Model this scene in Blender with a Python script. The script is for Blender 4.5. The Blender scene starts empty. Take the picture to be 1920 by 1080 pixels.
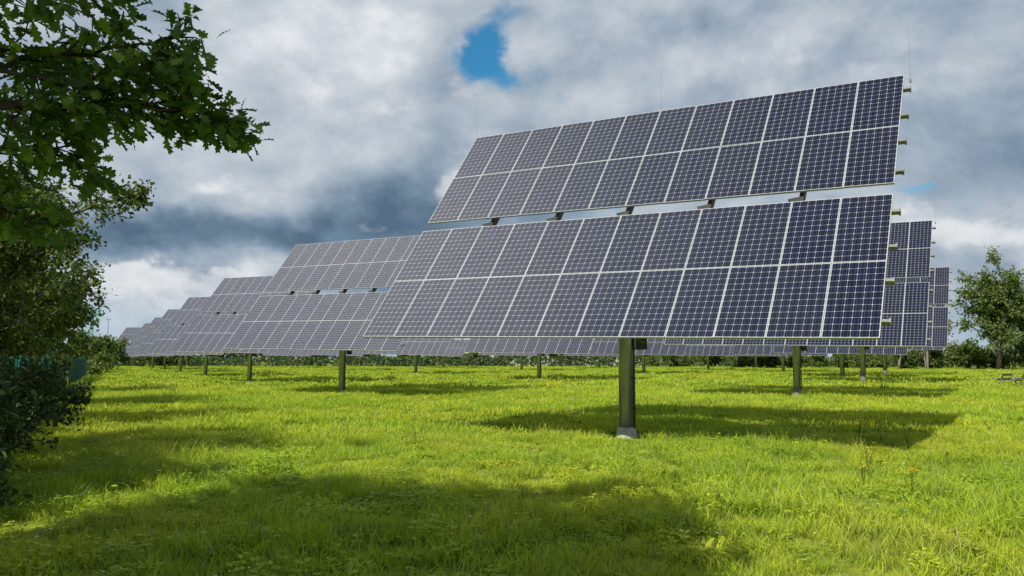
import bpy, math, random
import numpy as np
from mathutils import Vector, Matrix
sc=bpy.context.scene
F=1551.0; HC=1.60; HY=672.0
random.seed(5)
rng=np.random.default_rng(11)
DEF=sc.collection

# =============================================================== helpers
def link(o,parent=None):
    DEF.objects.link(o)
    if parent is not None: o.parent=parent
    return o
def mesh_obj(name,verts,faces,mats,parent=None,fmat=None,smooth=False,var=None,do_link=True):
    me=bpy.data.meshes.new(name)
    me.from_pydata([tuple(v) for v in verts],[],faces)
    for m in (mats if isinstance(mats,(list,tuple)) else [mats]): me.materials.append(m)
    if fmat is not None: me.polygons.foreach_set('material_index',fmat)
    if smooth: me.polygons.foreach_set('use_smooth',[True]*len(me.polygons))
    if var is not None:
        at=me.attributes.new('var','FLOAT','POINT'); at.data.foreach_set('value',np.asarray(var,dtype=np.float32))
    me.update()
    o=bpy.data.objects.new(name,me)
    if do_link: link(o,parent)
    return o
def empty(name,loc,label,cat,group=None):
    o=bpy.data.objects.new(name,None); o.location=loc; o.empty_display_size=.3
    o['label']=label; o['category']=cat
    if group: o['group']=group
    DEF.objects.link(o); return o
class B:
    def __init__(s): s.v=[];s.f=[];s.m=[]
    def add(s,vs,fs,mi=0):
        n=len(s.v); s.v+=[tuple(x) for x in vs]; s.f+=[tuple(i+n for i in f) for f in fs]; s.m+=[mi]*len(fs)
    def box(s,c,size,M=None,mi=0):
        vs=[]
        for x in(-.5,.5):
            for y in(-.5,.5):
                for z in(-.5,.5):
                    p=Vector((c[0]+x*size[0],c[1]+y*size[1],c[2]+z*size[2]))
                    vs.append(M@p if M else p)
        s.add(vs,[(0,1,3,2),(4,6,7,5),(0,4,5,1),(2,3,7,6),(0,2,6,4),(1,5,7,3)],mi)
    def tube(s,path,rad,n=6,mi=0,cap=True):
        path=[Vector(p) for p in path]; base=len(s.v)
        ref=Vector((0,0,1)); 
        if abs((path[-1]-path[0]).normalized().z)>.9: ref=Vector((1,0,0))
        for i,p in enumerate(path):
            d=(path[min(i+1,len(path)-1)]-path[max(i-1,0)]).normalized()
            a=d.cross(ref).normalized(); b=d.cross(a)
            r=rad[i] if hasattr(rad,'__len__') else rad
            for k in range(n):
                t=2*math.pi*k/n
                s.v.append(tuple(p+a*math.cos(t)*r+b*math.sin(t)*r))
        for i in range(len(path)-1):
            for k in range(n):
                q=base+i*n; s.f.append((q+k,q+(k+1)%n,q+n+(k+1)%n,q+n+k)); s.m.append(mi)
        if cap:
            s.f.append(tuple(base+k for k in range(n))[::-1]); s.m.append(mi)
            e=base+(len(path)-1)*n; s.f.append(tuple(e+k for k in range(n))); s.m.append(mi)
    def obj(s,name,mats,parent=None,smooth=False):
        return mesh_obj(name,s.v,s.f,mats,parent,s.m,smooth)

# node helpers
class NT:
    def __init__(s,nt): s.nt=nt; s.N=nt.nodes; s.L=nt.links
    def sock(s,inp,v):
        if isinstance(v,bpy.types.NodeSocket): s.L.new(v,inp)
        elif v is not None: inp.default_value=v
    def m(s,op,a,b=None,c=None,clamp=False):
        n=s.N.new('ShaderNodeMath'); n.operation=op; n.use_clamp=clamp
        for i,v in enumerate((a,b,c)):
            if v is not None: s.sock(n.inputs[i],v)
        return n.outputs[0]
    def vm(s,op,a,b=None,scale=None):
        n=s.N.new('ShaderNodeVectorMath'); n.operation=op
        s.sock(n.inputs[0],a)
        if b is not None: s.sock(n.inputs[1],b)
        if scale is not None: s.sock(n.inputs['Scale'],scale)
        return n.outputs['Value'] if op in('LENGTH','DOT_PRODUCT','DISTANCE') else n.outputs[0]
    def noise(s,vec,scale,detail=4,rough=.5,dist=0,col=False):
        n=s.N.new('ShaderNodeTexNoise'); s.sock(n.inputs['Vector'],vec)
        n.inputs['Scale'].default_value=scale;n.inputs['Detail'].default_value=detail
        n.inputs['Roughness'].default_value=rough;n.inputs['Distortion'].default_value=dist
        return n.outputs['Color' if col else 'Fac']
    def mix(s,f,a,b,blend='MIX'):
        n=s.N.new('ShaderNodeMix'); n.data_type='RGBA'; n.blend_type=blend
        s.sock(n.inputs[0],f)
        for i,v in ((6,a),(7,b)):
            if isinstance(v,bpy.types.NodeSocket): s.L.new(v,n.inputs[i])
            else: n.inputs[i].default_value=(*v,1) if len(v)==3 else v
        return n.outputs[2]
    def ss(s,x,a,b,lo=0,hi=1):
        n=s.N.new('ShaderNodeMapRange'); n.interpolation_type='SMOOTHSTEP'
        s.sock(n.inputs[0],x)
        for i,v in enumerate((a,b,lo,hi)): n.inputs[i+1].default_value=v
        return n.outputs[0]
    def ramp(s,x,pts):
        n=s.N.new('ShaderNodeValToRGB'); s.sock(n.inputs[0],x); e=n.color_ramp.elements
        while len(e)<len(pts): e.new(.5)
        for el,(p,c) in zip(e,pts): el.position=p; el.color=(*c,1)
        return n.outputs[0]
def newmat(name):
    m=bpy.data.materials.new(name); m.use_nodes=True; t=NT(m.node_tree)
    bs=m.node_tree.nodes['Principled BSDF']; return m,t,bs
def mat_simple(name,c1,c2,scale,rough=.6,metal=0,bump=0,detail=5):
    m,t,bs=newmat(name)
    tc=t.N.new('ShaderNodeTexCoord')
    n=t.noise(tc.outputs['Object'],scale,detail,.6)
    f=t.ss(n,.3,.7)
    t.sock(bs.inputs['Base Color'],t.mix(f,c1,c2))
    bs.inputs['Roughness'].default_value=rough; bs.inputs['Metallic'].default_value=metal
    if bump:
        b=t.N.new('ShaderNodeBump'); b.inputs['Strength'].default_value=bump; t.sock(b.inputs['Height'],n)
        t.sock(bs.inputs['Normal'],b.outputs[0])
    return m
def mat_leaf(name,ca,cb,cc,trans=.35,rough=.55):
    m,t,bs=newmat(name)
    at=t.N.new('ShaderNodeAttribute'); at.attribute_name='var'
    geo=t.N.new('ShaderNodeNewGeometry')
    big=t.noise(geo.outputs['Position'],.7,2)
    v=t.m('ADD',t.m('MULTIPLY',at.outputs['Fac'],.7),t.m('MULTIPLY',big,.3))
    col=t.ramp(v,[(0.12,ca),(.5,cb),(.88,cc)])
    t.sock(bs.inputs['Base Color'],col); bs.inputs['Roughness'].default_value=rough
    bs.inputs['Specular IOR Level'].default_value=.25
    tr=t.N.new('ShaderNodeBsdfTranslucent'); t.sock(tr.inputs[0],t.mix(1.0,col,(1.3,1.5,.5),'MULTIPLY'))
    mx=t.N.new('ShaderNodeMixShader'); mx.inputs[0].default_value=trans
    t.L.new(bs.outputs[0],mx.inputs[1]); t.L.new(tr.outputs[0],mx.inputs[2])
    out=[n for n in t.N if n.type=='OUTPUT_MATERIAL'][0]; t.L.new(mx.outputs[0],out.inputs[0])
    return m

# =============================================================== materials
M_steel=mat_simple('galvanised_steel',(.34,.35,.44),(.44,.45,.54),1.6,.32,.6,0,3)
M_alu=mat_simple('aluminium_rail',(.22,.22,.20),(.34,.34,.31),9,.45,.3)
M_frame=mat_simple('aluminium_frame',(.46,.48,.49),(.56,.58,.58),3,.35,.2)
M_dark=mat_simple('dark_bracket',(.03,.03,.03),(.06,.055,.05),8,.6)
M_rod=mat_simple('thin_rod_steel',(.20,.20,.20),(.28,.28,.28),8,.6)
M_box=mat_simple('control_box_paint',(.05,.02,.02),(.08,.03,.028),5,.45)
M_conc=mat_simple('concrete',(.34,.34,.34),(.50,.50,.50),12,.9,0,.3)
M_concd=mat_simple('weathered_concrete',(.14,.15,.13),(.22,.22,.20),12,.9,0,.3)
M_bark=mat_simple('bark',(.018,.014,.010),(.05,.042,.032),14,.95,0,.6)
M_barkp=mat_simple('pale_bark',(.16,.14,.11),(.26,.24,.2),14,.95,0,.5)
M_fence=mat_simple('green_fence_paint',(.012,.22,.20),(.022,.34,.31),2,.5)
M_fpost=mat_simple('dark_teal_post_paint',(.008,.07,.065),(.014,.10,.095),2,.5)
M_fdark=mat_simple('dark_green_wire',(.02,.06,.05),(.03,.08,.06),2,.5)
M_wood=mat_simple('weathered_wood',(.14,.12,.09),(.25,.22,.17),9,.85,0,.3)
M_wall=mat_simple('pale_cladding',(.42,.43,.43),(.52,.53,.53),1.5,.7)
M_yellow=mat_simple('yellow_petal',(.75,.5,.01),(.85,.62,.02),20,.6)
M_white=mat_simple('white_petal',(.7,.7,.66),(.8,.8,.76),20,.6)
M_oak=mat_leaf('oak_leaf',(.034,.062,.014),(.075,.145,.024),(.20,.30,.04),.38)
M_leaf2=mat_leaf('hedgerow_leaf',(.028,.048,.014),(.075,.115,.022),(.23,.25,.05),.28)
M_bush=mat_leaf('bramble_leaf',(.022,.038,.016),(.050,.085,.024),(.15,.20,.055),.22)
M_far=mat_leaf('field_tree_leaf',(.045,.070,.025),(.11,.16,.04),(.24,.28,.07),.28)
M_wil=mat_leaf('willow_leaf',(.10,.11,.06),(.18,.20,.12),(.28,.28,.18),.3)

def panel_material():
    m,t,bs=newmat('photovoltaic_cells')
    uv=t.N.new('ShaderNodeUVMap'); uv.uv_map='UVMap'
    sx=t.N.new('ShaderNodeSeparateXYZ'); t.L.new(uv.outputs[0],sx.inputs[0])
    fx=t.m('FRACT',sx.outputs[0]); fy=t.m('FRACT',sx.outputs[1])
    ax=t.m('ABSOLUTE',t.m('SUBTRACT',fx,.5)); ay=t.m('ABSOLUTE',t.m('SUBTRACT',fy,.5))
    gx=t.m('GREATER_THAN',ax,.483); gy=t.m('GREATER_THAN',ay,.484)
    cor=t.m('GREATER_THAN',t.m('ADD',ax,ay),.865)
    gap=t.m('MAXIMUM',t.m('MAXIMUM',gx,gy),cor)
    bb=t.m('LESS_THAN',t.m('ABSOLUTE',t.m('SUBTRACT',ax,.23)),.009)
    fl=t.vm('FLOOR',uv.outputs[0])
    oi=t.N.new('ShaderNodeObjectInfo')
    add=t.N.new('ShaderNodeCombineXYZ'); t.sock(add.inputs[2],t.m('MULTIPLY',oi.outputs['Random'],50))
    wn=t.N.new('ShaderNodeTexWhiteNoise'); t.sock(wn.inputs['Vector'],t.vm('ADD',fl,add.outputs[0]))
    cell=t.mix(wn.outputs[0],(.004,.0065,.022),(.008,.010,.035))
    cell=t.mix(t.m('MULTIPLY',oi.outputs['Random'],.32),cell,(.022,.020,.032))
    c=t.mix(bb,cell,(.12,.13,.15)); c=t.mix(gap,c,(.32,.34,.37))
    t.sock(bs.inputs['Base Color'],c)
    tc=t.N.new('ShaderNodeTexCoord')
    dirt=t.noise(tc.outputs['Object'],2.5,4)
    t.sock(bs.inputs['Roughness'],t.ss(dirt,.3,.7,.08,.2))
    bs.inputs['IOR'].default_value=1.6
    return m
M_pv=panel_material()

# =============================================================== solar trackers
YAW=math.radians(30.6); TILT=math.radians(51.4); ROLL=math.radians(-1.15)
hx,hy=math.sin(YAW),math.cos(YAW)
u=Vector((hy,-hx,0)); s_=Vector((hx*math.cos(TILT),hy*math.cos(TILT),math.sin(TILT)))
n_=u.cross(s_)
u2=u*math.cos(ROLL)+s_*math.sin(ROLL); s2=s_*math.cos(ROLL)-u*math.sin(ROLL)
ARR=Matrix(((u2.x,s2.x,n_.x,-.07),(u2.y,s2.y,n_.y,-.4),(u2.z,s2.z,n_.z,4.59),(0,0,0,1)))
PW=.837; PH=1.6; GAP=.28; HW=PW*6
rows=[-GAP/2-1.5*PH,-GAP/2-.5*PH,GAP/2+.5*PH,GAP/2+1.5*PH]
def add_uv(me,faces_uv):
    l=me.uv_layers.new(name='UVMap')
    for p in me.polygons:
        q=faces_uv.get(p.index)
        for k,li in enumerate(p.loop_indices):
            l.data[li].uv=q[k] if q else (0.5,0.5)
def panel_geo(b,cx,cy,uvs):
    w=PW/2-.004; h=PH/2-.004; t=.012; d=.04
    iw,ih=w-t,h-t
    o=[(-w,-h,0),(w,-h,0),(w,h,0),(-w,h,0)]; i=[(-iw,-ih,0),(iw,-ih,0),(iw,ih,0),(-iw,ih,0)]
    vs=o+i+[(x,y,-d) for x,y,_ in o]+[(x,y,-.004) for x,y,_ in i]
    vs=[(x+cx,y+cy,z) for x,y,z in vs]
    fs=[(0,1,5,4),(1,2,6,5),(2,3,7,6),(3,0,4,7),(8,9,1,0),(9,10,2,1),(10,11,3,2),(11,8,0,3),(11,10,9,8),
        (4,5,13,12),(5,6,14,13),(6,7,15,14),(7,4,12,15)]
    b.add(vs,fs,0)
    uvs[len(b.f)]=[(0,0),(6,0),(6,12),(0,12)]
    n=len(b.v); b.f.append((n-4,n-3,n-2,n-1)); b.m.append(1)
def make_panel_mesh():
    b=B();uvs={};panel_geo(b,0,0,uvs)
    me=bpy.data.meshes.new('solar_panel'); me.from_pydata(b.v,[],b.f)
    me.materials.append(M_frame);me.materials.append(M_pv);me.polygons.foreach_set('material_index',b.m);add_uv(me,uvs);return me
def make_half_mesh(rr):
    b=B();uvs={}
    for r in rr:
        for k in range(12): panel_geo(b,-HW+PW*(k+.5),r,uvs)
    me=bpy.data.meshes.new('panel_array'); me.from_pydata(b.v,[],b.f)
    me.materials.append(M_frame);me.materials.append(M_pv);me.polygons.foreach_set('material_index',b.m);add_uv(me,uvs);return me
ME_panel=make_panel_mesh(); ME_low=make_half_mesh(rows[:2]); ME_up=make_half_mesh(rows[2:])
def mk_mesh(b,name,mats,smooth=False):
    me=bpy.data.meshes.new(name); me.from_pydata(b.v,[],b.f)
    for m in mats: me.materials.append(m)
    me.polygons.foreach_set('material_index',b.m)
    if smooth: me.polygons.foreach_set('use_smooth',[len(p.vertices)==4 for p in me.polygons])
    return me
b=B()
for r in rows:
    for dv in(-.42,.42):
        b.box((.03,r+dv,-.085),(2*HW+.14,.055,.08),None,0)
        b.box((HW+.11,r+dv,-.085),(.03,.085,.10),None,0)
for gu in(-3.3,-1.65,0,1.72,3.45):
    b.box((gu,0,-.21),(.08,6.2,.14),None,2)
    vs=[(gu-.04,-.14,-.14),(gu-.04,.14,-.14),(gu-.24,.10,-.14),(gu-.04,-.14,-.2),(gu-.04,.14,-.2),(gu-.24,.10,-.2)]
    b.add(vs,[(0,1,2),(3,5,4),(0,2,5,3),(1,4,5,2),(0,3,4,1)],2)
b.tube([(-3.5,-.55,-.40),(3.6,-.55,-.40)],.09,12,2)
b.box((0,-.28,-.40),(.5,.5,.16),None,2)
ME_frame=mk_mesh(b,'mounting_frame',[M_alu,M_steel,M_dark])
b=B(); b.tube([(0,0,.20),(0,0,4.0)],.148,40,0); b.tube([(0,0,3.8),(0,0,4.2)],.20,20,0)
b.tube([(.150,-.10,.2),(.150,-.10,2.9)],.020,8,1); b.box((.13,-.10,1.2),(.09,.04,.04),None,1); b.box((.13,-.10,.6),(.09,.04,.04),None,1)
ME_pole=mk_mesh(b,'pole',[M_steel,M_dark],True)
b=B(); b.tube([(0,0,-.8),(0,0,.0),(0,0,.20),(0,0,.215)],[.25,.225,.18,.165],24,0); ME_foot=mk_mesh(b,'concrete_footing',[M_conc],True)
b=B(); b.tube([(0,0,-.8),(0,0,.0),(0,0,.20),(0,0,.215)],[.22,.20,.165,.155],20,0); ME_foot2=mk_mesh(b,'concrete_footing',[M_concd],True)
b=B(); b.box((.31,-.02,1.93),(.22,.2,.3)); b.box((.31,-.13,1.93),(.17,.016,.25),None,1); b.box((.31,-.02,2.095),(.26,.25,.02)); ME_cbox=mk_mesh(b,'control_box',[M_box,M_dark])
def rod_mesh(h):
    b=B(); b.tube([(0,0,-.12),(0,0,h*.6),(0,0,h)],[.0045,.003,.0018],6); b.box((0,0,-.06),(.04,.04,.06)); return mk_mesh(b,'lightning_rod',[M_rod])
ME_rod=rod_mesh(1.15)

def child(me,name,parent,M=Matrix.Identity(4)):
    o=bpy.data.objects.new(name,me); DEF.objects.link(o); o.parent=parent; o.matrix_parent_inverse=Matrix.Identity(4); o.matrix_local=M; return o
TR=[(2.33,17.0),(-7.6,37.2),(11.95,34.9),(-17.2,54.5),(1.95,60),(23.0,54.5),(-26.9,73),(-9.5,82),(13.3,84),(35.0,78),
    (-36.7,92),(-46.4,111),(-56.2,130),(-67.5,148),(-21,104),(-32.5,126),(1.2,106),(-10.5,128),(25,106),(13.5,129),(37,126),(30.0,92),(27,68)]
ZT={2:.14,5:.38,9:.45}
for i,(x,y) in enumerate(TR):
    T=empty('solar_tracker',(x,y,ZT.get(i,0)),
        'tilted solar tracker with four rows of blue-black panels' if i<3 else 'tilted solar tracker on a single steel pole in the meadow','solar tracker','solar trackers standing in the meadow')
    child(ME_pole,'pole',T); child(ME_foot if i==0 else ME_foot2,'concrete_footing',T); child(ME_frame,'mounting_frame',T,ARR)
    if i<10: child(ME_cbox,'control_box',T)
    if i<7:
        for r in rows:
            for k in range(12):
                ang=Matrix.Rotation(random.gauss(0,.003),4,'X')@Matrix.Rotation(random.gauss(0,.003),4,'Y')
                child(ME_panel,'solar_panel',T,ARR@Matrix.Translation((-HW+PW*(k+.5),r,0))@ang)
    else:
        child(ME_low,'panel_array',T,ARR); child(ME_up,'panel_array',T,ARR)
    if i<6:
        for uu in((HW+.10),-HW-.02,0):
            p=ARR@Vector((uu,3.3,-.06)); child(ME_rod,'lightning_rod',T,Matrix.Translation(p))

# =============================================================== foliage generators
def basis(d,nrm):
    side=np.cross(d,nrm); side/= (np.linalg.norm(side,axis=1,keepdims=True)+1e-9)
    nn=np.cross(side,d); return side,nn
LEAF_OAK=[(0,0),(.06,.1),(.10,.2),(.075,.27),(.2,.36),(.19,.43),(.12,.47),(.27,.6),(.27,.68),(.15,.68),(.25,.84),(.2,.9),(.1,.88),(0,1)]
LEAF_OAK=LEAF_OAK+[(-x,y) for x,y in LEAF_OAK[1:-1]][::-1]
LEAF_OV=[(0,0),(.2,.25),(.26,.55),(.14,.85),(0,1),(-.14,.85),(-.26,.55),(-.2,.25)]
LEAF_Q=[(0,0),(.32,.45),(0,1),(-.32,.5)]
def leaves(c,d,nrm,size,shape,fold=.35):
    c=np.asarray(c,float);d=np.asarray(d,float);nrm=np.asarray(nrm,float)
    d=d/(np.linalg.norm(d,axis=1,keepdims=True)+1e-9)
    side,nn=basis(d,nrm); K=len(shape); sh=np.array(shape)
    curl=rng.uniform(-.25,.1,len(c))
    V=c[:,None,:]+size[:,None,None]*(sh[None,:,0,None]*side[:,None,:]+sh[None,:,1,None]*d[:,None,:]
        +(np.abs(sh[None,:,0,None])*fold+curl[:,None,None]*(sh[None,:,1,None]**2))*nn[:,None,:])
    V=V.reshape(-1,3); Fc=(np.arange(len(c))[:,None]*K+np.arange(K)[None,:])
    return V,Fc
def leaf_object(name,parts,mat,parent,shape):
    c=np.concatenate([p[0] for p in parts]);d=np.concatenate([p[1] for p in parts]);nr=np.concatenate([p[2] for p in parts]);s=np.concatenate([p[3] for p in parts])
    if parent is not None: c=c-np.array(parent.location)
    V,Fc=leaves(c,d,nr,s,shape)
    var=np.repeat(np.clip(rng.normal(.5,.25,len(c)),0,1),len(shape))
    return mesh_obj(name,V.tolist(),Fc.tolist(),mat,parent,None,False,var)
def randdir(n):
    v=rng.normal(size=(n,3)); return v/np.linalg.norm(v,axis=1,keepdims=True)
def bent(a,b_,k=5,sag=.1):
    a=Vector(a);b_=Vector(b_);L=(b_-a).length;off=Vector((random.uniform(-1,1),random.uniform(-1,1),random.uniform(.2,1)))*sag*L
    return [a.lerp(b_,t)+off*math.sin(math.pi*t)+Vector((random.gauss(0,1),random.gauss(0,1),random.gauss(0,1)))*.015*L*(0<t<1) for t in [i/(k-1) for i in range(k)]]
def tree(name,base,label,cat,th,tr,clumps,nleaf,lsize,shape,mat,bark=M_bark,twigs=14,group=None,extra=None,trunk_top=None,droop=.2,stems=1):
    T=empty(name,(base[0],base[1],0),label,cat,group)
    bx=Vector((base[0],base[1],0)); b=B()
    top=Vector(trunk_top) if trunk_top else bx+Vector((random.uniform(-.1,.1)*th,random.uniform(-.1,.1)*th,th))
    tp=bent(bx+Vector((0,0,-.2)),top,7,.03)
    b.tube([p-bx for p in tp],[tr*(1.25 if i==0 else 1)*(1-.6*i/6) for i in range(7)],10)
    for s in range(1,stems):
        q=bx+Vector((random.uniform(-.4,.4),random.uniform(-.4,.4),-.1)); q2=top+Vector((random.uniform(-1,1),random.uniform(-1,1),random.uniform(-.5,.2)))
        b.tube([p-bx for p in bent(q,q2,6,.05)],[tr*.6*(1-.6*i/5) for i in range(6)],7)
    parts=[]
    for (cx,cy,cz,cr) in clumps:
        c=Vector((cx,cy,cz)); t=min(.98,max(.35,random.uniform(.45,1.0)*min(1,cz/max(th,.1))))
        st=tp[min(6,int(t*6))]
        pa=bent(st,c,6,.12); r0=tr*.38
        b.tube([p-bx for p in pa],[max(.008,r0*(1-.8*i/5)) for i in range(6)],6,cap=False)
        nt=twigs; per=max(3,int(nleaf/nt))
        dirs=randdir(nt)
        for j in range(nt):
            L=cr*random.uniform(.45,1.1)
            e=c+Vector(dirs[j])*L; e.z-=droop*L*random.random()
            st2=pa[random.choice((3,4,5))]
            tw=bent(st2,e,4,.1)
            b.tube([p-bx for p in tw],[max(.004,r0*.2*(1-.25*i)) for i in range(4)],4,cap=False)
            tpos=rng.uniform(.25,1.08,per)
            a0=np.array(st2);e0=np.array(e)
            P=a0+(e0-a0)*tpos[:,None]+rng.normal(0,cr*.12,(per,3))
            D=(e0-a0)/(np.linalg.norm(e0-a0)+1e-6)*.5+randdir(per)*.9; D[:,2]-=.25
            N=randdir(per)*.8+np.array([0,0,.7])
            parts.append((P,D,N,rng.uniform(.6,1.15,per)*lsize))
    if extra: parts+=extra(b,bx)
    b.obj('trunk',[bark],T,True)
    leaf_object('crown',parts,mat,T,shape)
    return T
def ell(n,c,r,cr,low=None,shell=.5):
    out=[]
    while len(out)<n:
        v=Vector((random.gauss(0,1),random.gauss(0,1),random.gauss(0,1))).normalized()*random.uniform(shell,1)
        p=(c[0]+v.x*r[0],c[1]+v.y*r[1],c[2]+v.z*r[2],cr*random.uniform(.7,1.25))
        if low is None or p[2]>low: out.append(p)
    return out

# ---- near oak with the overhanging spray
def oak_branches(b,bx):
    parts=[]
    def branch(pts,r0,r1,twn,tl,lv,seed):
        random.seed(seed)
        P=[Vector(p) for p in pts]
        fine=[]
        for i in range(len(P)-1):
            for k in range(5): fine.append(P[i].lerp(P[i+1],k/5)+Vector((random.gauss(0,.008),random.gauss(0,.008),random.gauss(0,.01))))
        fine.append(P[-1]); n=len(fine)
        b.tube([p-bx for p in fine],[r1+(r0-r1)*(1-i/(n-1))**1.8 for i in range(n)],7,cap=False)
        for j in range(twn):
            i=int((.30+.70*(j+random.random())/twn)*(n-1)); i=min(i,n-2)
            a=fine[i]; dr=(fine[min(i+2,n-1)]-fine[max(i-2,0)]).normalized()
            o=Vector((random.uniform(-.5,.8),random.uniform(-1,1),random.uniform(-.95,.75)))
            L=tl*random.uniform(.5,1.2)*(1.25-.45*i/n)
            e=a+(dr*.7+o).normalized()*L
            tw=bent(a,e,5,.12)
            b.tube([p-bx for p in tw],[.006,.005,.004,.003,.002],4,cap=False)
            m=lv
            tt=rng.uniform(.15,1.05,m)
            a0=np.array(a);e0=np.array(e); Pn=a0+(e0-a0)*tt[:,None]+rng.normal(0,.03,(m,3))
            D=(e0-a0)/(np.linalg.norm(e0-a0))*.8+randdir(m)*.8+np.array([.1,0,-.25])
            N=randdir(m)*.7+np.array([0,-.3,.8])
            parts.append((Pn,D,N,rng.uniform(.058,.095,m)))
    S=Vector((-5.2,2.4,2.35))
    branch([S,(-3.5,3.0,2.6),(-2.1,3.4,2.66),(-1.8,3.4,2.66),(-1.58,3.45,2.68),(-1.38,3.45,2.64),(-1.20,3.5,2.56)],.045,.004,56,.21,12,1)
    branch([S,(-3.5,3.2,2.8),(-2.2,3.5,2.90),(-1.9,3.55,2.95),(-1.66,3.6,3.0),(-1.46,3.6,3.05)],.03,.004,32,.2,11,2)
    branch([(-2.5,3.45,2.86),(-2.05,3.4,2.80),(-1.8,3.4,2.76),(-1.54,3.4,2.83),(-1.34,3.4,2.80)],.014,.004,26,.17,11,3)
    branch([S,(-3.5,3.0,2.45),(-2.3,3.5,2.48),(-2.05,3.5,2.50),(-1.84,3.5,2.42)],.03,.004,26,.22,11,4)
    branch([S,(-3.4,3.1,3.0),(-2.3,3.3,3.05),(-1.95,3.3,3.1),(-1.70,3.4,3.14)],.03,.004,28,.24,11,5)
    branch([(-3.3,3.1,2.5),(-2.5,3.6,2.32),(-2.3,3.7,2.27),(-2.1,3.7,2.22)],.02,.004,18,.24,11,6)
    branch([(-3.3,3.1,2.9),(-2.5,3.7,2.75),(-2.2,3.8,2.7),(-2.0,3.8,2.68)],.02,.004,18,.26,11,7)
    branch([(-3.2,3.1,3.0),(-2.6,3.6,2.96),(-2.3,3.7,3.0),(-2.1,3.8,3.08)],.02,.004,22,.26,11,8)
    return parts
random.seed(21)
ocl=ell(48,(-5.9,2.4,6.3),(3.4,3.0,2.1),1.0,4.2,.1)+ell(26,(-4.1,.3,6.7),(2.4,1.7,1.0),.85,5.3,.1)
tree('oak_tree',(-5.6,2.2),'oak tree with lobed dark green leaves overhanging the meadow','oak tree',4.6,.24,
     ocl,280,.26,LEAF_Q,M_oak,twigs=16,extra=None)
OT=[o for o in bpy.data.objects if o.name.startswith('oak_tree')][0]
bb_=B(); bx=Vector(OT.location); parts=oak_branches(bb_,bx)
bb_.obj('branch',[M_bark],OT,True); leaf_object('foliage_spray',parts,M_oak,OT,LEAF_OAK)
random.seed(22)

# ---- hedgerow trees along the fence
def t2_extra(b,bx):
    parts=[]
    for pts,m in (([(-8.4,12,2.6),(-7.2,11.6,3.2),(-6.2,11.3,3.55),(-5.5,11.2,3.75),(-5.0,11.1,3.85)],84),
                  ([(-8.4,12,2.4),(-7.4,11.8,2.8),(-6.6,11.6,3.1),(-6.2,11.5,3.2),(-5.9,11.4,3.3)],50)):
        P=[Vector(p) for p in pts]; b.tube([p-bx for p in P],[.04,.03,.02,.012,.005],6,cap=False)
        for j in range(m):
            t=random.uniform(.2,1)*3.999; i=int(t); a=P[i].lerp(P[i+1],t-i)
            k=.95-.7*t/4
            e=a+Vector((random.uniform(-.2,.6),random.uniform(-.6,.6),random.uniform(-.6,.6)))*k
            b.tube([p-bx for p in bent(a,e,3,.1)],[.006,.004,.003],4,cap=False)
            q=18; tt=rng.uniform(.2,1.05,q)[:,None]; a0=np.array(a);e0=np.array(e)
            parts.append((a0+(e0-a0)*tt+rng.normal(0,.05,(q,3)),(e0-a0)+randdir(q)*.5,randdir(q)+np.array([0,0,.5]),rng.uniform(.045,.085,q)))
    return parts
G='trees of the hedgerow along the fence'
L2='dark leafy hedgerow tree growing beside the green fence'
tree('hedgerow_tree',(-8.9,12.2),'hedgerow tree with a leafy twig branch reaching over the meadow','tree',3.4,.13,
     ell(42,(-8.9,12.4,3.2),(2.5,2.4,2.1),.75,1.1,.3),400,.115,LEAF_OV,M_leaf2,twigs=18,group=G,extra=t2_extra,stems=3)
tree('hedgerow_tree',(-12.6,18.6),L2,'tree',3.8,.14,ell(42,(-12.3,18.8,3.6),(2.6,2.6,2.3),.8,1.4,.2),380,.14,LEAF_Q,M_leaf2,twigs=18,group=G,stems=3)
tree('hedgerow_tree',(-16.8,27),L2,'tree',4,.15,ell(42,(-16.3,27,3.7),(2.9,3,2.2),.9,1.7,.2),360,.18,LEAF_Q,M_leaf2,twigs=16,group=G,stems=2)
tree('hedgerow_tree',(-22.0,37),L2,'tree',4,.15,ell(36,(-21.7,37,3.4),(2.9,3,2.0),.95,1.6,.1),320,.22,LEAF_Q,M_leaf2,twigs=14,group=G,stems=2)
tree('hedgerow_tree',(-31.5,54),L2,'tree',3.4,.15,ell(24,(-31.5,54,3.0),(2.4,3,1.8),1.0,.9,.1),240,.30,LEAF_Q,M_leaf2,twigs=12,group=G)
tree('hedgerow_tree',(-45,88),'rounded yellow-green tree at the end of the hedgerow','tree',3,.15,ell(20,(-45,88,2.8),(2.4,3,1.7),1.0,.8,.1),220,.36,LEAF_Q,M_far,twigs=12,group=G)
tree('hedgerow_tree',(-50.5,104),'rounded yellow-green tree at the end of the hedgerow','tree',3,.15,ell(22,(-50.5,104,2.9),(3.2,3,1.9),1.1,.8,.1),220,.38,LEAF_Q,M_far,twigs=12,group=G)
tree('hedgerow_tree',(-7.6,6.6),L2,'tree',3.6,.14,ell(30,(-8.0,6.9,4.1),(2.0,2.6,1.8),.85,1.9,.1),280,.19,LEAF_Q,M_leaf2,twigs=14,group=G,stems=2)

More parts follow.
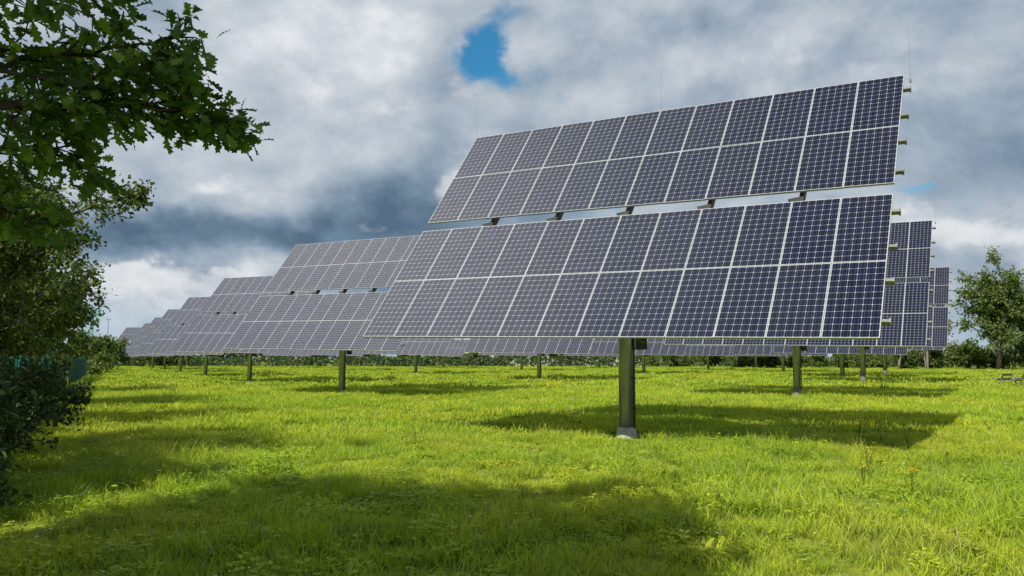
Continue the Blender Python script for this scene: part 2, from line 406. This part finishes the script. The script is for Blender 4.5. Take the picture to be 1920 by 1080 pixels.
# ---- brambles under them
for (x,y,r,h) in ((-5.75,8.2,.95,1.1),(-6.6,9.4,1.2,1.5),(-7.5,10.9,1.35,1.3),(-8.6,13.4,1.5,1.55),(-10.3,16.6,1.1,.9),(-12.0,20.4,1.6,1.15),(-15.0,25,1.1,.6),(-18.9,33.5,1.8,.75),(-26,46,2,.8)):
    cl=ell(28,(x,y,h*.5),(r*.85,r*1.0,h*.6),.42,.08,.1)
    tree('bramble_bush',(x,y),'low dark bramble bush beside the green fence','bush',h*.5,.03,cl,240,.08+.0025*y,LEAF_Q if y>15 else LEAF_OV,M_bush,twigs=14,group='bramble bushes beside the fence',droop=.1,stems=3)

# ---- far right trees and bushes
GT='trees behind the far fence'
tree('field_tree',(62,106),'tall airy green tree with dark trunk behind the fence','tree',10,.3,ell(58,(62.0,106,8.9),(4.6,3.8,6.0),1.35,2.4,.3),220,.42,LEAF_Q,M_far,twigs=14,group=GT)
tree('field_tree',(68.5,108),'broad green tree behind the fence','tree',8,.3,ell(48,(68.8,108,8.0),(4.2,3.8,5.6),1.4,2.0,.3),220,.42,LEAF_Q,M_far,twigs=14,group=GT)
tree('field_tree',(58,116),'thin pale grey-green willow with sparse foliage','tree',9,.16,ell(20,(58.5,116,6.4),(1.6,2,4.4),1.3,1.2,.2),90,.38,LEAF_Q,M_wil,M_barkp,12,GT,stems=3)
tree('field_tree',(62,120),'thin pale grey-green willow with sparse foliage','tree',8,.16,ell(18,(61.5,120,5.6),(2.0,2,3.8),1.3,1.5,.2),90,.38,LEAF_Q,M_wil,M_barkp,12,GT,stems=3)
tree('field_tree',(55.0,118),'thin pale grey-green willow with sparse foliage','tree',6,.16,ell(14,(55.6,118,4.4),(1.5,2,3.0),1.2,1.0,.2),80,.36,LEAF_Q,M_wil,M_barkp,12,GT,stems=3)
random.seed(9)
for i in range(22):
    t=i/21; x=24+ t*54; y=143-t*36+random.uniform(-2,2); h=random.uniform(2.0,4.0); r=random.uniform(1.6,2.7)
    tree('shrub',(x,y),'rounded green shrub in front of the far fence','shrub',h*.5,.06,ell(18,(x,y,h*.5),(r,r,h*.5),.8,.2,.1),120,.40,LEAF_Q,M_far,twigs=9,group='shrubs along the far fence')
for i in range(7):
    t=i/6; y=74+t*62; x=-3.1-.47*y-.4+random.uniform(-.6,.6); h=random.uniform(1.9,3.0); r=random.uniform(1.5,2.2)
    tree('shrub',(x,y),'rounded green shrub closing the end of the hedgerow','shrub',h*.5,.06,ell(16,(x,y,h*.5),(r,r*2,h*.5),.8,.2,.1),130,.36,LEAF_Q,M_far,twigs=9,group='shrubs at the end of the hedgerow')

# ---- far hedge as one mass
n=42000
tt=rng.uniform(0,1,n); X=-95+tt*215; Y=158-np.maximum(X-25,0)*.62+rng.uniform(-1.5,1.5,n)
prof=3.5+1.0*np.sin(X*.35)+.8*np.sin(X*.9+1)+.5*np.sin(X*2.3)+1.0*np.sin(X*.11)-.8*(X>45)
Z=rng.uniform(0,1,n)**.8*np.maximum(prof,1.6)
hp=[(np.stack([X,Y,Z],1),randdir(n),randdir(n)+np.array([0,-.3,.5]),rng.uniform(.4,.8,n))]
hd=leaf_object('hedge',hp,M_far,None,LEAF_Q); hd['kind']='stuff'; hd['label']='far-off dark green hedge closing the meadow'

# =============================================================== fences, building, table, mast
def fence(name,pts,h,label,mat,pitch=.06,bar=.028,postd=2.5,pmat=None,pw=.06):
    T=empty(name,(pts[0][0],pts[0][1],0),label,'fence'); o=Vector((pts[0][0],pts[0][1],0)); b=B(); posts=[]
    for (x0,y0),(x1,y1) in zip(pts[:-1],pts[1:]):
        a=Vector((x0,y0,0))-o; d=Vector((x1-x0,y1-y0,0)); L=d.length; d.normalize(); nrm=Vector((d.y,-d.x,0))
        M=Matrix(((d.x,nrm.x,0,a.x),(d.y,nrm.y,0,a.y),(0,0,1,0),(0,0,0,1)))
        k=int(L/pitch)
        for i in range(k): b.box((i*pitch,0,h/2+.04),(bar,.006,h-.05),M)
        z=.15
        while z<h: b.box((L/2,-.008,z),(L,.008,.02),M); z+=.4
        for i in range(int(L/postd)+1): posts.append(a+d*i*postd+nrm*(.012+pw/2))
    b.obj('wire_panel',[mat],T)
    pb=B(); pb.box((0,0,h/2+.02),(pw,pw,h+.12)); pb.box((0,0,h+.09),(pw+.01,pw+.01,.02)); pm=mk_mesh(pb,'post',[pmat or mat])
    stuffp=B()
    for i,p in enumerate(posts):
        if i<100: child(pm,'post',T,Matrix.Translation(p))
        else: stuffp.box((p.x,p.y,h/2+.02),(pw,pw,h+.12))
    if stuffp.v:
        q=stuffp.obj('post',[pmat or mat],T); q['kind']='stuff'
    return T
fence('fence',[(-7.9,10.2),(-36,70)],1.6,'teal green metal slatted fence running along the hedgerow',M_fence,.16,.11,2.0,M_fpost,.12)
fence('fence',[(-74,152),(22,152),(84,110)],1.9,'dark green wire fence across the far end of the meadow',M_fdark,.3,.03,5.0)

T=empty('low_building',(24,185,0),'long low pale flat-roofed building behind the hedge','building')
b=B(); b.box((0,0,2.0),(74,10,4.0)); b.obj('wall',[M_wall],T)
b=B(); b.box((0,0,4.12),(74.6,10.6,.22)); b.obj('roof',[M_steel],T)
b=B()
for i in range(18): b.box((-35+i*4.1,-5.02,2.2),(2.2,.05,1.1))
b.obj('window',[M_dark],T)
T=empty('mast',(-82,168,0),'thin grey lamp mast beyond the fence','mast')
b=B(); b.tube([(0,0,0),(0,0,9.5)],[.12,.07],8); b.box((0,0,9.5),(.9,.25,.18)); b.obj('pole',[M_steel],T)

T=empty('picnic_table',(28.9,47.5,0),'weathered wooden picnic table standing in the grass','picnic table'); T.rotation_euler=(0,0,.2)
b=B()
for i in range(5): b.box((0,-.32+i*.16,.74),(1.9,.145,.045))
b.obj('table_top',[M_wood],T)
for sgn in(-1,1):
    b=B()
    for i in range(2): b.box((0,sgn*(.68+.07)+(-.08+i*.16),.44),(1.9,.145,.045))
    b.obj('seat',[M_wood],T)
b=B()
for x in(-.7,.7):
    for sgn in(-1,1): b.tube([(x,sgn*.72,0),(x,sgn*.28,.715)],.05,4)
    b.box((x+.06,0,.385),(.045,1.7,.1)); b.box((x+.06,0,.66),(.045,.74,.09))
b.obj('leg',[M_wood],T)

# =============================================================== ground and grass
def ground_mat():
    m,t,bs=newmat('meadow_soil')
    g=t.N.new('ShaderNodeNewGeometry'); P=g.outputs['Position']
    n1=t.noise(P,.12,5,.6); n2=t.noise(P,2.5,5,.7); n3=t.noise(P,14,4,.7)
    c=t.mix(t.ss(n1,.35,.65),(.23,.30,.03),(.33,.36,.04)); c=t.mix(t.ss(n2,.35,.7),c,(.16,.21,.03)); c=t.mix(t.ss(n3,.5,.8),c,(.08,.10,.02))
    t.sock(bs.inputs['Base Color'],c); bs.inputs['Roughness'].default_value=1; bs.inputs['Specular IOR Level'].default_value=.05
    b=t.N.new('ShaderNodeBump'); b.inputs['Strength'].default_value=.6; b.inputs['Distance'].default_value=.05; t.sock(b.inputs['Height'],n2); t.sock(bs.inputs['Normal'],b.outputs[0])
    return m
gv=[(-2500,-300,0),(2500,-300,0),(2500,4000,0),(-2500,4000,0)]
g=mesh_obj('ground',gv,[(0,1,2,3)],ground_mat()); g['kind']='structure'

def grass_mat():
    m,t,bs=newmat('meadow_grass')
    at=t.N.new('ShaderNodeAttribute'); at.attribute_name='var'
    oi=t.N.new('ShaderNodeObjectInfo')
    geo=t.N.new('ShaderNodeNewGeometry'); G_=geo.outputs['Position']
    n1=t.noise(G_,.16,4,.6); n2=t.noise(G_,1.1,5,.65); n3=t.noise(G_,.45,3,.6)
    a=t.mix(t.ss(n1,.38,.62),(.34,.52,.024),(.54,.61,.036))
    a=t.mix(t.m('MULTIPLY',t.ss(n2,.48,.62),.8),a,(.17,.33,.03))
    a=t.mix(t.m('MULTIPLY',t.ss(n2,.42,.30),.65),a,(.66,.68,.10))
    a=t.mix(t.m('MULTIPLY',t.ss(n3,.55,.68),.5),a,(.52,.50,.10))
    a=t.mix(t.m('MULTIPLY',oi.outputs['Random'],.38),a,(.60,.65,.07))
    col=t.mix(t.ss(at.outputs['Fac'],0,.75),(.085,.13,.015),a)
    dry=t.m('GREATER_THAN',at.outputs['Fac'],1.5)
    col=t.mix(dry,col,(.62,.56,.28))
    t.sock(bs.inputs['Base Color'],col); bs.inputs['Roughness'].default_value=.6; bs.inputs['Specular IOR Level'].default_value=.25
    tr=t.N.new('ShaderNodeBsdfTranslucent'); t.sock(tr.inputs[0],t.mix(1.0,col,(1.15,1.2,.6),'MULTIPLY'))
    mx=t.N.new('ShaderNodeMixShader'); mx.inputs[0].default_value=.33
    t.L.new(bs.outputs[0],mx.inputs[1]); t.L.new(tr.outputs[0],mx.inputs[2])
    out=[n for n in t.N if n.type=='OUTPUT_MATERIAL'][0]; t.L.new(mx.outputs[0],out.inputs[0])
    return m
M_grass=grass_mat()
gc=bpy.data.collections.new('grass_parts')
def tuft(idx,nb,rad,h,w,lean=.5,dry=0.0,flowers=0,leafy=0,broad=0,white=0):
    V=[];Fa=[];var=[];mi=[]
    r=random.Random(idx*7+1)
    for k in range(nb):
        a=r.uniform(0,2*math.pi); rr=rad*math.sqrt(r.random()); x=rr*math.cos(a); y=rr*math.sin(a)
        th=r.uniform(0,2*math.pi); hh=h*r.uniform(.45,1.15); ln=hh*r.uniform(.1,lean*1.6); ww=w*r.uniform(.6,1.2)
        dx,dy=math.cos(th),math.sin(th); ax=r.uniform(0,math.pi); sx,sy=math.cos(ax)*ww/2,math.sin(ax)*ww/2
        isdry=r.random()<dry
        if isdry: hh*=1.4; sx*=.4; sy*=.4
        n=len(V)
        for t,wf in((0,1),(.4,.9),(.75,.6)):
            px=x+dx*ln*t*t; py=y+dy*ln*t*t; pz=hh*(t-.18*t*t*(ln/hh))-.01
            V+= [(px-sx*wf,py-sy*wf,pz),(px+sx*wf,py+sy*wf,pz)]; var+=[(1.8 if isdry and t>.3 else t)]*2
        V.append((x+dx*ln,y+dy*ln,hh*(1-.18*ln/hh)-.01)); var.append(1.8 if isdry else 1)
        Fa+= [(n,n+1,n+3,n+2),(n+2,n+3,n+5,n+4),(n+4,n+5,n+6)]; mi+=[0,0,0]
    for k in range(leafy):
        a=r.uniform(0,6.28); rr=rad*math.sqrt(r.random()); x=rr*math.cos(a); y=rr*math.sin(a); z=r.uniform(.3,1.1)*h
        for q in range(3):
            t=a+q*2.1; s=r.uniform(.010,.019); cx=x+math.cos(t)*s; cy=y+math.sin(t)*s; tl=r.uniform(-.4,.4)
            n=len(V)
            for p in range(6):
                e=p*math.pi/3; V.append((cx+s*math.cos(e),cy+s*.8*math.sin(e),z+s*tl*math.cos(e))); var.append(r.uniform(.4,.8))
            Fa.append(tuple(range(n,n+6))); mi.append(0)
    for k in range(broad):
        a=r.uniform(0,6.28); L_=r.uniform(.06,.12); wd=L_*r.uniform(.12,.2); up=r.uniform(.5,1.5)
        dx,dy=math.cos(a),math.sin(a); ox,oy=r.uniform(-.08,.08),r.uniform(-.08,.08); n=len(V)
        for t,wf in((0,.2),(.35,.9),(.7,.8),(1,0)):
            zz=L_*(up*t-.55*t*t); 
            V+=[(ox+dx*L_*t-dy*wd*wf,oy+dy*L_*t+dx*wd*wf,zz+.03+wd*.4*wf),(ox+dx*L_*t,oy+dy*L_*t,zz+.03),(ox+dx*L_*t+dy*wd*wf,oy+dy*L_*t-dx*wd*wf,zz+.03+wd*.4*wf)]; var+=[.5,.4,.5]
        for q in range(3):
            m_=n+q*3; Fa+=[(m_,m_+1,m_+4,m_+3),(m_+1,m_+2,m_+5,m_+4)]; mi+=[0,0]
    for k in range(flowers+white):
        a=r.uniform(0,6.28); rr=rad*math.sqrt(r.random()); x=rr*math.cos(a); y=rr*math.sin(a); z=h*r.uniform(1.0,1.4); s=.010*(1 if w<.012 else 1.6)
        n=len(V)
        for p in range(6):
            e=p*math.pi/3; V.append((x+s*math.cos(e),y+s*math.sin(e),z+.004)); var.append(.5)
        V.append((x,y,z+.6*s)); var.append(.5)
        for p in range(6): Fa.append((n+p,n+(p+1)%6,n+6)); mi.append(1 if k<flowers else 2)
        V+=[(x-.002,y,0),(x+.002,y,0),(x,y,z)]; var+=[.3,.3,.6]; Fa.append((n+7,n+8,n+9)); mi.append(0)
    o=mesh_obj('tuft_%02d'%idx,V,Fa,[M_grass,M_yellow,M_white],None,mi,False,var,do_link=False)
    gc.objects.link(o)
tuft(0,90,.22,.12,.0062,.7,.02); tuft(1,90,.22,.16,.0062,.7,.04); tuft(2,70,.22,.24,.006,.6,.14); tuft(3,50,.2,.10,.0065,.5,0,0,40)
tuft(4,90,.22,.15,.0065,.95,.04); tuft(5,55,.2,.15,.0065,.5,.04,3,8); tuft(6,55,.2,.12,.0065,.6,.03,0,6,10); tuft(7,60,.2,.15,.0065,.6,.05,0,14,4,2)
tuft(8,80,.42,.15,.016,.7,.03); tuft(9,80,.42,.21,.015,.7,.09,1); tuft(10,80,.42,.13,.017,.7,.01)
tuft(11,100,1.0,.17,.048,.6,.03); tuft(12,100,1.0,.21,.046,.6,.06); tuft(13,100,1.0,.14,.05,.6,0)
def ring(y0,y1,dens,ids,wts,smin,smax):
    area=(.75*(y1*y1-y0*y0)+6*(y1-y0)); n=int(area*dens)
    y=np.sqrt(rng.uniform(y0*y0,y1*y1,n)); x=rng.uniform(-1,1,n)*(.75*y+3)
    idx=rng.choice(ids,n,p=np.array(wts)/sum(wts)); s=rng.uniform(smin,smax,n)
    return np.stack([x,y,np.zeros(n)],1),idx,s
R=[ring(3.5,17,25,[0,1,2,3,4,5,6,7],[3,3,1.5,1.2,2.5,.4,.7,.3],.65,1.35),ring(16,44,5.8,[8,9,10],[3,1.8,2],.75,1.3),ring(42,150,.65,[11,12,13],[3,2,2],.8,1.3)]
P=np.concatenate([r[0] for r in R]);I=np.concatenate([r[1] for r in R]);S=np.concatenate([r[2] for r in R])
x_,y_=P[:,0],P[:,1]
dr=np.sin(x_*.9+1.3*np.sin(y_*.5))*np.sin(y_*.7+.8*np.sin(x_*.6)); dr2=np.sin(x_*2.7+2*np.sin(y_*1.3))*np.sin(y_*2.3+x_); S=S*(1+.24*dr+.20*dr2)
pat=np.sin(x_*1.6+2*np.sin(y_*.9+1))*np.sin(y_*1.4+1.5*np.sin(x_*1.1)); near=I<8; rr_=rng.random(len(I))
I=np.where(near&(pat>.5)&(rr_<.35),3,I); I=np.where(near&(pat<-.55)&(rr_<.22),6,I); I=np.where(near&(x_>1.5)&(dr>.1)&(rr_>.90),5,I)
keep=P[:,0]>(-3.1-.47*P[:,1]-.5)
for (x,y) in TR[:3]: keep&=((P[:,0]-x)**2+(P[:,1]-y+.3)**2)>.42**2
# the turf is trodden short on the camera side of the near pole
px,py=TR[0]; S=np.where((np.abs(x_-px+.1)<.45)&(y_<py)&(y_>py-2.2),S*.42,S)
P=P[keep];I=I[keep];S=S[keep]
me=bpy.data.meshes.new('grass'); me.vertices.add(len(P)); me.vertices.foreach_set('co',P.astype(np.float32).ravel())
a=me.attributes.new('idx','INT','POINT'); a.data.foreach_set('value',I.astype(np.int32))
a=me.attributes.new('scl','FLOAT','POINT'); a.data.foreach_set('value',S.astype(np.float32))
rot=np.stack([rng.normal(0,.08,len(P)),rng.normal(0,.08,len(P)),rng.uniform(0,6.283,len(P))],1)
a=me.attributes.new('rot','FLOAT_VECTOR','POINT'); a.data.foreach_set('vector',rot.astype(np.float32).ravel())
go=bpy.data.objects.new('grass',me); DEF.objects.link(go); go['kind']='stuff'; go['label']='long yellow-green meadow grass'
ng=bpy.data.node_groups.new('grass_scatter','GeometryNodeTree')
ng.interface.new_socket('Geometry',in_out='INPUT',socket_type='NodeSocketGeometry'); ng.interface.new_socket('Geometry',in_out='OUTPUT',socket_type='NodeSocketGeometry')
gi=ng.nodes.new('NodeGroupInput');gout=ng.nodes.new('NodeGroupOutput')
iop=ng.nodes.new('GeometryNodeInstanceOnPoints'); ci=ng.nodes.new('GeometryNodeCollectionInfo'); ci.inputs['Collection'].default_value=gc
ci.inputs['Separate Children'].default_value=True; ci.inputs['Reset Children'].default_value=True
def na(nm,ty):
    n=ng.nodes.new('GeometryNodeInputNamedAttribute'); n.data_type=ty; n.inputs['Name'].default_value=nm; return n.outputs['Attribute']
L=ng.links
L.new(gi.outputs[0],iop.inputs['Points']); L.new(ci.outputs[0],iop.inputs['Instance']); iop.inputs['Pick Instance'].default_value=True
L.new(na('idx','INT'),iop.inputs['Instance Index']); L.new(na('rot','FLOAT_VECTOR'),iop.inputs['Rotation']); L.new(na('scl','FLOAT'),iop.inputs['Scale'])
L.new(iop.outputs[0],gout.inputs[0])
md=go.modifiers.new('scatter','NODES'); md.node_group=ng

# ---- ragwort
for (x,y,h) in ((6.9,15.6,.50),(7.2,15.2,.42),(6.6,15.9,.44),(4.35,10.4,.34),(4.7,9.9,.31),(4.9,11.6,.34)):
    b=B()
    for k in range(7):
        a=random.uniform(0,6.28); q=Vector((math.cos(a)*.2*random.random(),math.sin(a)*.2*random.random(),h*random.uniform(.7,1.05)))
        b.tube([(0,0,0),tuple(q*.5),tuple(q)],[.003,.0025,.002],4)
        for j in range(4):
            c=q+Vector((random.uniform(-.05,.05),random.uniform(-.05,.05),random.uniform(-.02,.03))); rr_=.014 if y>14 else .009
            b.tube([tuple(q*.9),tuple(c)],[.0015,.001],3)
            ring_=[(c.x+rr_*math.cos(e*math.pi/4),c.y+rr_*math.sin(e*math.pi/4),c.z+.003*(e%2)) for e in range(8)]
            b.add(ring_+[(c.x,c.y,c.z+.006),(c.x,c.y,c.z-.006)],[(e,(e+1)%8,8) for e in range(8)]+[((e+1)%8,e,9) for e in range(8)],1)
    o=b.obj('ragwort',[M_grass,M_yellow]); o.location=(x,y,0)
    o['label']='tall wild plant with small yellow flower heads in the grass'; o['category']='wildflower'; o['group']='ragwort plants in the grass'

# =============================================================== sky world
w=bpy.data.worlds.new('World'); sc.world=w; w.use_nodes=True; t=NT(w.node_tree)
for n in list(t.N): t.N.remove(n)
out=t.N.new('ShaderNodeOutputWorld'); tc=t.N.new('ShaderNodeTexCoord'); D=tc.outputs['Generated']
sp=t.N.new('ShaderNodeSeparateXYZ'); t.L.new(D,sp.inputs[0])
az=t.m('MULTIPLY',t.m('ARCTAN2',sp.outputs[0],sp.outputs[1]),57.2958)
el=t.m('MULTIPLY',t.m('ARCSINE',sp.outputs[2]),57.2958)
flat=t.vm('MULTIPLY',D,(1,1,1.45))
wc=t.noise(flat,4.5,6,.6,col=True); wv=t.vm('SUBTRACT',wc,(.5,.5,.5))
wsp=t.N.new('ShaderNodeSeparateXYZ'); t.L.new(wv,wsp.inputs[0])
azw=t.m('ADD',az,t.m('MULTIPLY',wsp.outputs[0],15))
elw=t.m('ADD',el,t.m('MULTIPLY',wsp.outputs[1],10))
def blob(a,e,ra,re,amp,A=azw,E=elw):
    dx=t.m('DIVIDE',t.m('SUBTRACT',A,a),ra); dy=t.m('DIVIDE',t.m('SUBTRACT',E,e),re)
    d=t.m('ADD',t.m('MULTIPLY',dx,dx),t.m('MULTIPLY',dy,dy))
    return t.m('MULTIPLY',t.m('POWER',2.71828,t.m('MULTIPLY',d,-1)),amp)
def summ(l):
    r=l[0]
    for x in l[1:]: r=t.m('ADD',r,x)
    return r
BL=[(-14,20.5,6.5,3.4,.22),(-18,14.5,5,2.6,.06),(20,20,10,3.4,.16),(-7,14.5,5,3.0,.06),(-22,19,5,3,.04),
   (-20,8.2,11,2.0,-.60),(-8,10.2,6,1.9,-.30),(27,14.0,6,2.8,-.14),(7,21,4.0,3,-.10),(-6,6,6,2,-.16),(2.5,15,3,3,-.10)]
bl=summ([blob(*q) for q in BL])
nA=t.noise(flat,3.0,10,.55,.1)
nB=t.noise(t.vm('ADD',flat,(-.030,0,.050)),3.0,7,.55,.1)
nS=t.noise(flat,7.5,7,.55,.1)
emb=t.m('MULTIPLY',t.m('SUBTRACT',nA,nB),1.3)  # lit and shaded sides of the billows painted into the cloud tone
br=summ([t.m('MULTIPLY',t.m('SUBTRACT',nA,.5),.80),t.m('MULTIPLY',t.m('SUBTRACT',nS,.5),.24),emb,bl])
br=t.m('ADD',br,.52,clamp=True)
ccol=t.ramp(br,[(0.08,(.085,.145,.215)),(.3,(.18,.255,.345)),(.5,(.335,.405,.485)),(.7,(.53,.575,.625)),(.95,(.86,.87,.88))])
CU=[(-23.5,4.7,7,1.9,1.0),(-20.5,11.8,2.4,1.3,.50),(-9.6,9.4,3.4,1.2,.45),(-3.6,16.8,2.6,2.6,.66),(-4.2,12.4,3.0,1.6,.56),(28.5,7.4,6,2.0,.9),(-9,17,3,2.4,.42),(-15.5,19,5,3,.44),(22,19,5,2.5,.40),(15,21,4,2,.34)]
cu=summ([blob(*q) for q in CU])
cm=t.ss(t.m('ADD',cu,t.m('MULTIPLY',t.m('SUBTRACT',nS,.5),1.9)),.40,.74)
cucol=t.ramp(t.m('ADD',t.m('MULTIPLY',emb,1.8),t.m('ADD',t.m('MULTIPLY',t.m('SUBTRACT',nS,.5),1.3),.52),clamp=True),[(.1,(.38,.44,.51)),(.45,(.62,.65,.68)),(.85,(.94,.93,.92))])
ccol=t.mix(t.m('MULTIPLY',cm,.78),ccol,cucol)
haze=t.m('MULTIPLY',t.ss(el,5,0),.5)
ccol=t.mix(haze,ccol,(.44,.58,.70))
HO=[(-1.9,20.4,2.8,2.4,1.25),(1.8,18.0,2.8,1.7,.70),(.6,24.0,2.4,1.2,.6),(26.5,9.8,3,.8,.66),(13,10.0,7,.9,.66),(-12,8.4,3,.8,.35),(-27,2.4,6,1.0,.6),(-13,3.5,5,1.2,.5)]
holes=summ([blob(*q) for q in HO])
hm=t.ss(t.m('ADD',holes,t.m('MULTIPLY',t.m('SUBTRACT',nS,.5),-2.4)),.32,.90)
other=t.m('MULTIPLY',t.ss(nA,.36,.26),.4)
hm=t.m('MAXIMUM',hm,other)
sky=t.N.new('ShaderNodeTexSky'); sky.sky_type='NISHITA'; sky.sun_disc=False
SE=math.radians(40.5); SYAW=math.radians(34)
sx_,sy_=math.sin(SYAW),math.cos(SYAW)
SAZ=math.atan2(-sx_,-sy_)
sky.sun_elevation=SE; sky.sun_rotation=SAZ%(2*math.pi)
b1=t.N.new('ShaderNodeBackground'); b1.inputs[1].default_value=.10
t.sock(b1.inputs[0],t.mix(1.0,sky.outputs[0],(.30,.98,1.2),'MULTIPLY'))
added_glow=blob(-68,52,28,20,1.0,az,el)  # unseen bright sky patch added for the panels to reflect
ccol=t.mix(t.m('MULTIPLY',added_glow,.85),ccol,(.84,.84,.84))
b2=t.N.new('ShaderNodeBackground'); t.sock(b2.inputs[1],t.m('ADD',t.m('MULTIPLY',added_glow,1.9),t.ss(el,24,40,1.08,.50))); t.sock(b2.inputs[0],ccol)  # sky overhead, out of view, dimmed to deepen the shade on the grass
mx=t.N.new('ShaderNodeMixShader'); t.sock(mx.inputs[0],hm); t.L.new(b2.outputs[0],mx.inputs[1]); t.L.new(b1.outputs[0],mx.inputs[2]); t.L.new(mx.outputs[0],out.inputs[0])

sd=bpy.data.lights.new('sun','SUN'); sd.energy=5.0; sd.angle=math.radians(.5); sd.color=(1,.96,.87)
so=bpy.data.objects.new('sun',sd); DEF.objects.link(so)
Sv=Vector((-sx_*math.cos(SE),-sy_*math.cos(SE),math.sin(SE))); so.rotation_euler=Sv.to_track_quat('Z','Y').to_euler(); so.location=Sv*60

# =============================================================== camera
c=bpy.data.cameras.new('camera'); c.sensor_width=36; c.lens=F/1920*36; c.clip_end=6000; c.clip_start=.05
co=bpy.data.objects.new('camera',c); DEF.objects.link(co); sc.camera=co
co.location=(0,0,HC); co.rotation_euler=(math.pi/2+math.atan((HY-540)/F),0,0)
sc.view_settings.view_transform='Standard'; sc.view_settings.look='None'; sc.view_settings.exposure=0
